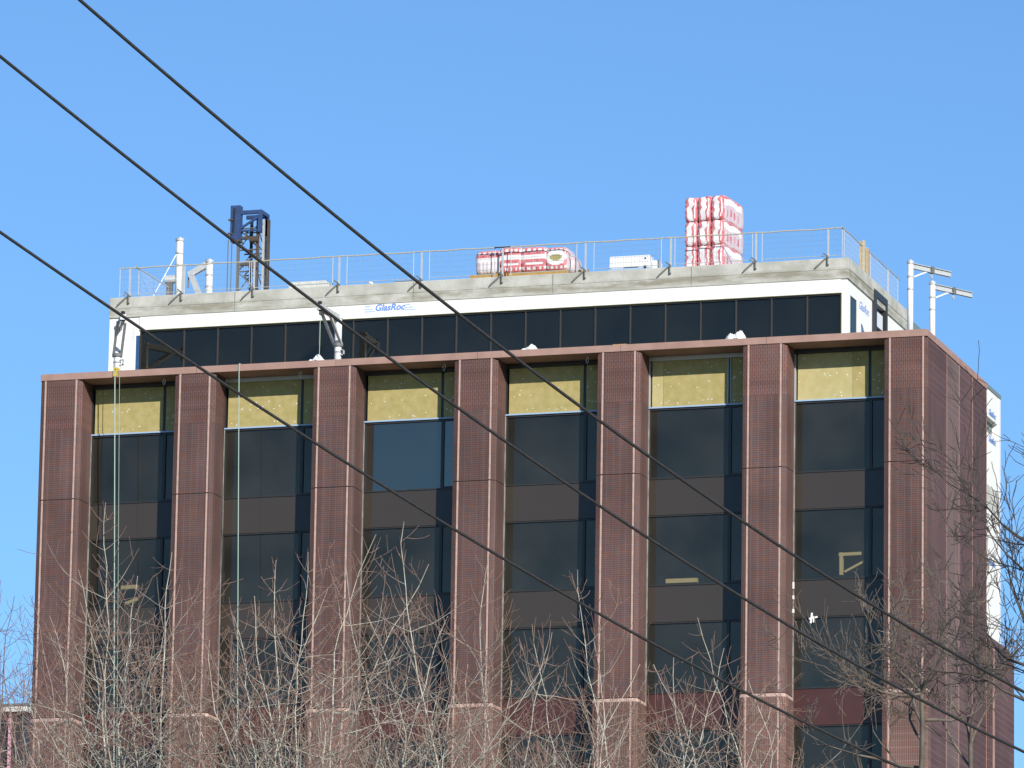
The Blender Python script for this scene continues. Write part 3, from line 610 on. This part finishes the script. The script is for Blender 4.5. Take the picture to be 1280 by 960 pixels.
m = MB(); pillow(m, (.1, .9, hA+.02), (wA*.3, .5, .06), lambda *a: 2, 8, 3, 3); m.build('loose_film', PK, t, smooth=True)
t = thing('carton', (20.8, PY+.6, ZR), 'long white carton with dark printing on the roof edge', 'carton')
a, b, c = on(761.5, 333, y=PY+.55), on(812, 331, y=PY+.55), on(762, 321, y=PY+.55)
MB().box(a[0], b[0], PY+.55, PY+1.1, ZR+.2, c[2]).build('box', M['wrap'], t, bevel=.02); MB().box(a[0], b[0]+.02, PY+.54, PY+1.1, ZR+.02, ZR+.2).build('tray', M['foil'], t)
MB().box(a[0]+.55, a[0]+1.1, PY+.535, PY+.55, ZR+.2, ZR+.24).box(a[0]+.01, a[0]+.07, PY+.545, PY+.56, ZR+.12, ZR+.22).box(b[0]-.22, b[0]-.12, PY+.535, PY+.55, ZR+.15, ZR+.27).box(b[0]-.2, b[0]-.13, PY+.545, PY+.556, ZR+.5, ZR+.56).build('print', M['black'], t)
MB().box(b[0]+.01, b[0]+.3, PY+.75, PY+1.2, ZR, ZR+.5).build('end_wrap', M['plastic'], t, bevel=.05)
a, b = on(361, 354, y=PY+.3), on(411, 352, y=PY+.3)
t = MB().hexa([(a[0],PY+.25,ZR),(b[0]+.1,PY+.25,ZR),(b[0]+.1,PY+.9,ZR),(a[0],PY+.9,ZR),(a[0]+.03,PY+.25,ZR+.3),(b[0]-.12,PY+.25,ZR+.3),(b[0]-.1,PY+.9,ZR+.3),(a[0]+.03,PY+.9,ZR+.3)]).build('foam_block', M['foam'], bevel=.02); tag(t, 'long pale foam block lying on the roof edge left of centre', 'foam block')
a = on(463, 349, y=PY+.2); t = MB(); pillow(t, (a[0], PY+.25, ZR+.05), (.09, .09, .1), lambda *k: 0, 6, 2.5); tag(t.build('rubble_lump', M['wrap'], smooth=True), 'small white lump on the roof edge between two guard posts', 'rubble')
# on the lower ledge
def heap(label, px, w, h, seed, y=.75, name='plastic_sheet'):
    a = on(px, 430, y=y); m = MB(); rnd = random.Random(seed); n = 16; g = {}
    for i in range(n+1):
        for j in range(n+1):
            u, v = i/n*2-1, j/n*2-1; rr = max(0, 1-(u*u*.9+v*v*.8)); zz = h*rr**.7*(1+.25*math.sin(u*6+seed)+.15*rnd.uniform(-1, 1))
            g[i, j] = (a[0]+u*w/2*(1+.05*rnd.uniform(-1,1)), y+v*.35, ZT+max(zz, -.01)+.002)
    for i in range(n):
        for j in range(n): m.face([g[i,j], g[i+1,j], g[i+1,j+1], g[i,j+1]])
    m.box(a[0]-w*.25, a[0]+w*.25, y-.1, y+.1, ZT, ZT+h*.2)
    return tag(m.build(name, M['plastic'], smooth=False), label, 'plastic sheet', 'white sheeting left on the ledge')
heap('smooth white bag heaped at the foot of middle swing davit', 398, .75, .30, 1); heap('crumpled white sheeting on the ledge above third and fourth window bays', 664, .85, .28, 7); heap('peaked white sheet on the ledge near the sixth pillar', 921, .85, .38, 12)
a, b = on(700, 430, y=.6), on(785, 428, y=.6); t = thing('ledge_plank', (a[0], .6, ZT), 'pale plank lying on the ledge under the ribbon window', 'plank')
MB().box(a[0], b[0], .5, .7, ZT+.03, ZT+.09).build('plank', M['timber'], t); MB().box(b[0]-.5, b[0], .4, .5, ZT+.003, ZT+.12).build('block', M['ochre'], t)

# ------------------------------------------------------------------ things behind or on the windows
def inside(name, label, parts, cat='timber'):
    t = thing(name, parts[0][0], label, cat)
    for a, b, w in parts: MB().beam(a, b, w, w*.8).build('member', M['indoor_timber'], t)
iy = D+.16
P_ = lambda px, py: tuple(on(px, py, y=iy))
inside('timber_brace', 'timber frame standing inside the right-hand bay window', [(P_(1052, 691), P_(1052, 719), .15), (P_(1049, 693.5), P_(1077, 692), .14), (P_(1056, 715), P_(1080, 702), .1)])
inside('timber_beam', 'single timber lying inside the fifth bay window', [(P_(833, 727), P_(872, 725.5), .19)])
inside('timber_brace', 'broken timber frame inside the leftmost bay window behind the twigs', [(P_(152, 735), P_(172, 733.5), .17), (P_(157, 755), P_(172, 749), .14)])
t = thing('tape_cross', P_(1016, 772), 'white tape cross stuck on the right-hand bay glass', 'tape'); ty = D-.045
q = lambda px, py: tuple(on(px, py, y=ty))
MB().beam(q(1015, 766), q(1013.5, 779), .07, .006, up=(0,1,0)).build('strip', M['tape'], t); MB().beam(q(1011, 773.5), q(1022, 771), .06, .005, up=(0,1,0)).build('strip', M['tape'], t); MB().beam(q(1017, 770), q(1017, 778), .05, .004, up=(0,1,0)).build('strip', M['tape'], t)
for i, (py, nm) in enumerate(((732, 'topmost'), (747, 'middle'), (764, 'lowest'))):
    a = on(991.5, py, y=D-.08); h = .12 if i == 0 else .07
    tag(MB().box(a[0]-.06, a[0]+.04, D-.12, D-.06, a[2]-h, a[2]+h).build('jamb_clip', M['tape'], bevel=.008), nm+' of three white clips on the last bay jamb', 'clip', 'white clips on the last bay jamb')
lp = random.Random(3)
for i, (px, py, w) in enumerate(((206, 472, 'first'), (376, 463, 'second'), (556, 454, 'third'), (735, 446, 'fourth'))):
    a = on(px, py, y=.5); o = MB().tube([(a[0], .5, ZC), (a[0]+.03, .5, ZC-.12), (a[0]-.03, .5, ZC-.26), (a[0]-.07, .48, ZC-.14), (a[0]-.02, .5, ZC-.02)], .012, 5).build('loose_tie', M['tape'])
    tag(o, f'loose white wire tie hanging from the soffit of the {w} bay', 'wire tie', 'loose ties under the coping')

# ------------------------------------------------------------------ neighbour at the left edge
NY = 100.
a, b = on(-260, 892, y=NY), on(33, 879, y=NY)
nb = thing('neighbour_building', (a[0], NY, 0), 'low glass building with cream fascia at the left edge', 'building')
MB().box(a[0], b[0], NY, NY+14, b[2]-.42, b[2]-.12).build('fascia', M['cream'], nb); MB().box(a[0]-.1, b[0]+.03, NY-.06, NY+14, b[2]-.12, b[2]).build('roof_edge', M['galv_dark'], nb)
MB().box(a[0], b[0]-.35, NY+.45, NY+14, 0, b[2]-.42).build('wall', M['frame'], nb)
MB().face([(a[0], NY+.4, 10), (b[0]-.35, NY+.4, 10), (b[0]-.35, NY+.4, b[2]-.42), (a[0], NY+.4, b[2]-.42)]).build('glazing', M['spandrel'], nb)
MB().box(a[0], b[0]-.3, NY+.3, NY+.4, b[2]-1.0, b[2]-.93).build('transom', M['galv_dark'], nb)
for k in range(3):
    x = on(10-78*k, 905, y=NY)[0]; MB().box(x-.06, x+.06, NY+.2, NY+.39, 10, b[2]-.43).build('mullion', M['pinkm'], nb)

# ------------------------------------------------------------------ overhead cables
def cable(label, pts, d0=42., d1=47.):
    us = np.array([p[0] for p in pts]); vs = np.array([p[1] for p in pts]); co = np.polyfit(us/1000., vs, 3)
    U = np.linspace(us[0]-40, us[-1]+40, 40); P = [tuple(far(u, np.polyval(co, u/1000.), d0+(d1-d0)*u/1280)) for u in U]
    # carry the run straight on beyond the view
    A = [Vector(P[0])+(Vector(P[0])-Vector(P[1])).normalized()*t for t in (25, 12, 5)]; Z = [Vector(P[-1])+(Vector(P[-1])-Vector(P[-2])).normalized()*t for t in (5, 12, 25)]
    tag(MB().tube(A+P+Z, .0115, 8).build('power_cable', M['cable'], smooth=True), label, 'cable', 'black overhead cables crossing the view')
cable('uppermost black cable, passing in front of the tall red stack side of the sky', [(100, 0), (382.5, 240), (431, 280), (522.5, 352.5), (572.5, 390), (612, 422), (720, 507.5), (812.5, 570), (920, 645), (970, 680), (1160, 798), (1280, 865)])
cable('middle black cable, crossing in front of the foam block', [(0, 70), (210, 240), (340, 333.7), (440, 412.5), (475, 440), (600, 530), (620, 546), (792.5, 660), (840, 690), (927.5, 745.6), (991.7, 786.5), (1080, 836), (1160, 880), (1280, 939.6)], 44, 49)
cable('lowest black cable, crossing the left coping corner', [(0, 290), (120, 373.7), (280, 478.7), (300, 491), (512.5, 630), (596.5, 680), (659, 715), (840, 817), (880, 837.5), (927.5, 863.8), (1123, 958.6)], 46, 51)

# ------------------------------------------------------------------ bare trees
def bark(name, thick, thin, r0, r1):
    m = bpy.data.materials.new(name); m.use_nodes = True; n = m.node_tree.nodes; l = m.node_tree.links; b = n['Principled BSDF']; b.inputs['Roughness'].default_value = .75
    at = n.new('ShaderNodeAttribute'); at.attribute_name = 'girth'; mr = n.new('ShaderNodeMapRange'); mr.inputs[1].default_value = r0; mr.inputs[2].default_value = r1; l.new(at.outputs['Fac'], mr.inputs[0])
    mx = n.new('ShaderNodeMix'); mx.data_type = 'RGBA'; mx.inputs[6].default_value = (*thin, 1); mx.inputs[7].default_value = (*thick, 1); l.new(mr.outputs[0], mx.inputs[0])
    tc = n.new('ShaderNodeTexCoord'); ns = n.new('ShaderNodeTexNoise'); ns.inputs['Scale'].default_value = 9; ns.inputs['Detail'].default_value = 5; l.new(tc.outputs['Object'], ns.inputs['Vector'])
    r = n.new('ShaderNodeMapRange'); r.inputs[1].default_value = .3; r.inputs[2].default_value = .7; r.inputs[3].default_value = .6; r.inputs[4].default_value = 1.25; l.new(ns.outputs['Fac'], r.inputs[0])
    vm = n.new('ShaderNodeVectorMath'); vm.operation = 'SCALE'; l.new(mx.outputs[2], vm.inputs[0]); l.new(r.outputs[0], vm.inputs['Scale']); l.new(vm.outputs[0], b.inputs['Base Color']); return m
BK_PALE = bark('silver_bark', (.42, .39, .315), (.28, .165, .12), .0028, .0043)
BK_DARK = bark('grey_brown_bark', (.12, .095, .07), (.17, .13, .10), .004, .02)
BK_EDGE = bark('dark_bark', (.06, .05, .042), (.10, .08, .065), .004, .02)
BK_BUD = bark('budded_bark', (.30, .25, .21), (.24, .13, .12), .003, .008)
class Wood:
    def __init__(s): s.p = []
    def add(s, pts, r): s.p.append((np.asarray(pts, float), np.asarray(r, float)))
    def build(s, name, mtl, parent, ns=4):
        V, Fc, G = [], [], []; base = 0; w = np.array(WPOS[parent.name]); ang = np.arange(ns)*2*math.pi/ns; ca, sa = np.cos(ang), np.sin(ang)
        for P, r in s.p:
            k = len(P); t = np.gradient(P, axis=0); t /= np.linalg.norm(t, axis=1, keepdims=True)+1e-9
            ref = np.array([.37, .81, .12]); x = np.cross(t, ref); x /= np.linalg.norm(x, axis=1, keepdims=True)+1e-9; y = np.cross(t, x)
            ring = P[:, None]+(x[:, None]*ca[None, :, None]+y[:, None]*sa[None, :, None])*r[:, None, None]
            V.append(ring.reshape(-1, 3)); G.append(np.repeat(r, ns)); i = np.arange(k-1)[:, None]*ns; j = np.arange(ns)[None]; q = (j+1) % ns
            Fc.append((base+np.stack([i+j, i+q, i+ns+q, i+ns+j], -1)).reshape(-1, 4)); base += k*ns
        V = np.concatenate(V)-w; F_ = np.concatenate(Fc); G = np.concatenate(G); me = bpy.data.meshes.new(name)
        me.vertices.add(len(V)); me.vertices.foreach_set('co', V.ravel()); me.loops.add(F_.size); me.loops.foreach_set('vertex_index', F_.ravel().astype(np.int32))
        me.polygons.add(len(F_)); me.polygons.foreach_set('loop_start', np.arange(len(F_), dtype=np.int32)*4)
        me.update(calc_edges=True); me.polygons.foreach_set('use_smooth', np.ones(len(F_), bool)); a = me.attributes.new('girth', 'FLOAT', 'POINT'); a.data.foreach_set('value', G.astype(np.float32))
        me.materials.append(mtl); o = bpy.data.objects.new(name, me); col.objects.link(o); o.parent = parent; return o
UP = np.array([0, 0, 1.])
def nrm(v): return v/(np.linalg.norm(v)+1e-9)
def curve(rs, p, d, L, n, up, wob):
    pts = [p]; d = nrm(d)
    for i in range(n):
        d = nrm(d+UP*up/n+rs.normal(0, wob, 3)); pts.append(pts[-1]+d*L/n)
    return np.array(pts), d
def crown_leader(rs, base, tip, lim, twg, r0, dens=1.0, zmin=0.):
    base, tip = np.array(base), np.array(tip); n = 34; ctrl = np.array([base[0]*.35+tip[0]*.65, base[1]*.35+tip[1]*.65, base[2]*.5+tip[2]*.5])
    t = np.linspace(0, 1, n)[:, None]; P = (1-t)**2*base+2*t*(1-t)*ctrl+t*t*tip
    w = np.cumsum(np.cumsum(rs.normal(0, .018, (n, 2)), 0)*.95+rs.normal(0, .016, (n, 2)), 0); w -= w[0]*(1-t)+w[-1]*t; P[:, :2] += w
    r = .0036+(r0-.0036)*(1-t[:, 0])**1.05; lim.add(P, r)
    cum = np.concatenate([[0], np.cumsum(np.linalg.norm(np.diff(P, axis=0), axis=1))]); tot = cum[-1]; x = tot-.22; side = rs.uniform(0, 6)
    while x > tot*.1:
        rem = tot-x; i = min(np.searchsorted(cum, x), n-1); p = P[i-1]+(P[i]-P[i-1])*((x-cum[i-1])/(cum[i]-cum[i-1]+1e-9)); d = nrm(P[i]-P[i-1]); rr = np.interp(x, cum, r)
        side += 1.57+rs.normal(0, .3); e1 = nrm(np.cross(d, [.3, .9, .2])); e2 = np.cross(d, e1)
        for sg in (1, -1):
            if rs.random() > .85*dens: continue
            o = sg*(e1*math.cos(side)+e2*math.sin(side)); bl = min(.16+rem*rs.uniform(.45, .95), 2.6)*rs.uniform(.5, 1.1)
            branch(rs, p, nrm(d*rs.uniform(.1, .85)+o), bl, min(rr*.8, .0036+bl*.006), twg, 0, dens, zmin)
        x -= .21*rs.uniform(.6, 1.4)*(1+.12*rem)
def branch(rs, p, d, L, r, twg, lvl, dens, zmin):
    n = max(4, int(L/.11)); P, _ = curve(rs, p, d, L, n, rs.uniform(.1, .95), .10); R = np.linspace(r, .0027, n+1); twg.add(P, R)
    if lvl >= 2 or P[-1, 2] < zmin: return
    x = L*rs.uniform(.15, .35); side = rs.uniform(0, 6)
    while x < L*.9:
        i = min(int(x/L*n), n-1); q = P[i]+(P[i+1]-P[i])*(x/L*n-i); dd = nrm(P[i+1]-P[i]); e1 = nrm(np.cross(dd, [.3, .9, .2])); e2 = np.cross(dd, e1); side += 1.5+rs.normal(0, .4)
        for sg in (1, -1):
            if rs.random() > (.5 if lvl == 0 else .26)*dens: continue
            o = sg*(e1*math.cos(side)+e2*math.sin(side)); l = (.16+(L-x)*rs.uniform(.35, .85))*rs.uniform(.6, 1.2)
            branch(rs, q, nrm(dd*rs.uniform(.4, 1.1)+o+UP*.15), l, max(.003, R[i]*.66), twg, lvl+1, dens, zmin)
        x += .22*rs.uniform(.6, 1.6)
def pale_tree(label, tips, dist, seed, mtl=BK_PALE, dens=.93, r0=.024):
    rs = np.random.default_rng(seed); T = [far(u, v, dist+rs.uniform(-1.3, 1.3)) for u, v in tips]; c = np.mean(T, 0); base = np.array([c[0], c[1], 0.]); top = max(p[2] for p in T); fork = base+UP*(top*.52)
    o = thing('bare_tree', tuple(base), label, 'tree', 'bare street trees in front of the building')
    tr = Wood(); k = 12; tt = np.linspace(0, 1, k)[:, None]; P = base+(fork-base)*tt; P[1:, :2] += np.cumsum(rs.normal(0, .03, (k-1, 2)), 0); tr.add(P, np.linspace(.17, .11, k)); tr.build('trunk', mtl, o, 10); fork = P[-1]
    lim, tw = Wood(), Wood(); zmin = top-5.5
    T = T+[q+np.array([rs.normal(0, .9), rs.normal(0, .9), -rs.uniform(.7, 2.2)]) for q in T[::2]]
    for q in T: crown_leader(rs, fork-UP*rs.uniform(0, 1.2), q, lim, tw, r0*rs.uniform(.85, 1.2), dens, zmin)
    lim.build('limb', mtl, o, 6); tw.build('twig_crown', mtl, o, 3)
pale_tree('pale bare tree with a tall leader before the leftmost window bay', [(132, 628), (98, 712), (62, 770), (172, 720), (215, 690), (205, 790), (30, 850), (120, 780)], 70, 1)
pale_tree('pale bare tree with forked white limb before the second pillar and bay', [(318, 745), (292, 770), (345, 700), (262, 800), (385, 690), (232, 860), (410, 735)], 68, 2)
pale_tree('pale bare tree with the highest central leader before the third bay', [(505, 652), (470, 668), (432, 700), (536, 705), (560, 770), (455, 760), (585, 830)], 71, 3)
pale_tree('pale bare tree with slim upright twigs before the fourth pillar and bay', [(612, 690), (665, 780), (722, 712), (690, 790), (742, 800), (640, 850), (770, 860)], 73, 4)
pale_tree('pale bare tree lower than the rest before the fifth bay', [(872, 772), (842, 822), (905, 810), (800, 830), (935, 850), (965, 880), (870, 880)], 69, 5)
pale_tree('thin budded bare tree against the sky at the left edge', [(18, 745), (-22, 700), (38, 745), (-60, 760), (5, 810), (-30, 850)], 84, 6, BK_BUD, .8, .03)
def wild(rs, p, d, L, r, lvl, thick, thin, spread, cap):
    n = max(3, int(L/.16)); P = [p]; d = nrm(d)
    for i in range(n): d = nrm(d+UP*.035+rs.normal(0, .18, 3)); P.append(P[-1]+d*L/n)
    P = np.array(P); r1 = max(.003, r*.55); R = np.linspace(r, r1, n+1); (thick if r > .012 else thin).add(P, R)
    if lvl == 0: return
    kids = 2+(rs.random() < .25) if lvl > 1 else 3
    for k in range(kids):
        i = n if k == 0 else int(rs.uniform(.3, .98)*n); e = nrm(rs.normal(0, 1, 3)); e = nrm(e-d*e.dot(d)); dd = nrm(d*1.0+UP*.12+e*rs.uniform(.4, 1.0)*spread*(0.5 if k == 0 else 1))
        wild(rs, P[i], dd, L*rs.uniform(.6, .9), max(.003, R[min(i, n)]*(.9 if k == 0 else .62)), lvl-1, thick, thin, spread, cap)
    if lvl <= 4:                                     # short spur twigs all along
        for i in range(1, n):
            if rs.random() < .34:
                e = nrm(rs.normal(0, 1, 3)); Q, _ = curve(rs, P[i], nrm(d*.5+e), rs.uniform(.08, .3), 3, .3, .15); thin.add(Q, np.linspace(.0042, .0026, 4))
def dark_tree(label, base_px, fork_px, dist, arms, seed, mtl):
    rs = np.random.default_rng(seed); f = far(*fork_px, dist); b = far(*base_px, dist); base = np.array([b[0], b[1], 0.])
    o = thing('bare_tree', tuple(base), label, 'tree', 'bare street trees in front of the building')
    k = 40; tt = np.linspace(0, 1, k)[:, None]; P = base+(f-base)*tt; P[1:-1, :2] += np.cumsum(rs.normal(0, .02, (k-2, 2)), 0)*(1-tt[1:-1]); P[:, 0] += .05*np.sin(tt[:, 0]*40)*(1-tt[:, 0]**8); tr = Wood(); tr.add(P, (.022+.13*(1-tt[:, 0])**1.3)); tr.build('trunk', mtl, o, 10)
    th, tn = Wood(), Wood()
    for (u, v), dz, L, r, lv, fr in arms:
        s = P[-1] if fr is None else far(*fr, dist); g = far(u, v, dist+dz); wild(rs, s, g-s, L, r, lv, th, tn, .85, 0)
    th.build('limb', mtl, o, 6); tn.build('twig_crown', mtl, o, 3)
dark_tree('grey brown bare tree with a crooked trunk before the right corner', (1160, 1100), (1152, 868), 58,
  [((1075, 790), .3, .52, .018, 5, None), ((1205, 745), -.3, .55, .018, 5, None), ((1150, 770), .4, .45, .018, 5, None), ((1030, 880), -.5, .6, .016, 5, None), ((1000, 930), .2, .62, .018, 5, (1150, 960)), ((1250, 890), .4, .5, .018, 5, (1152, 900)), ((1090, 860), .8, .5, .016, 5, (1155, 930)), ((1050, 800), .8, .6, .016, 5, (1155, 910))], 21, BK_DARK)
dark_tree('second crooked bare tree, lower, between right corner and sky', (1215, 1100), (1213, 930), 62,
  [((1170, 830), .3, .5, .018, 5, None), ((1240, 830), .3, .5, .018, 5, None), ((1215, 800), -.3, .45, .016, 5, None), ((1130, 900), .3, .55, .016, 5, (1214, 960))], 24, BK_DARK)
dark_tree('dark bare tree reaching in from the right edge before the sky', (1345, 1150), (1335, 860), 52,
  [((1255, 760), .2, .62, .021, 5, None), ((1290, 660), -.2, .62, .021, 5, (1330, 800)), ((1235, 830), .3, .6, .02, 5, None), ((1272, 640), .3, .6, .016, 5, (1320, 760)), ((1240, 890), .1, .6, .02, 5, (1338, 900)), ((1320, 620), .1, .6, .02, 5, (1330, 760)), ((1262, 610), .2, .66, .02, 5, (1310, 720)), ((1245, 740), -.2, .62, .02, 5, (1325, 850))], 33, BK_EDGE)
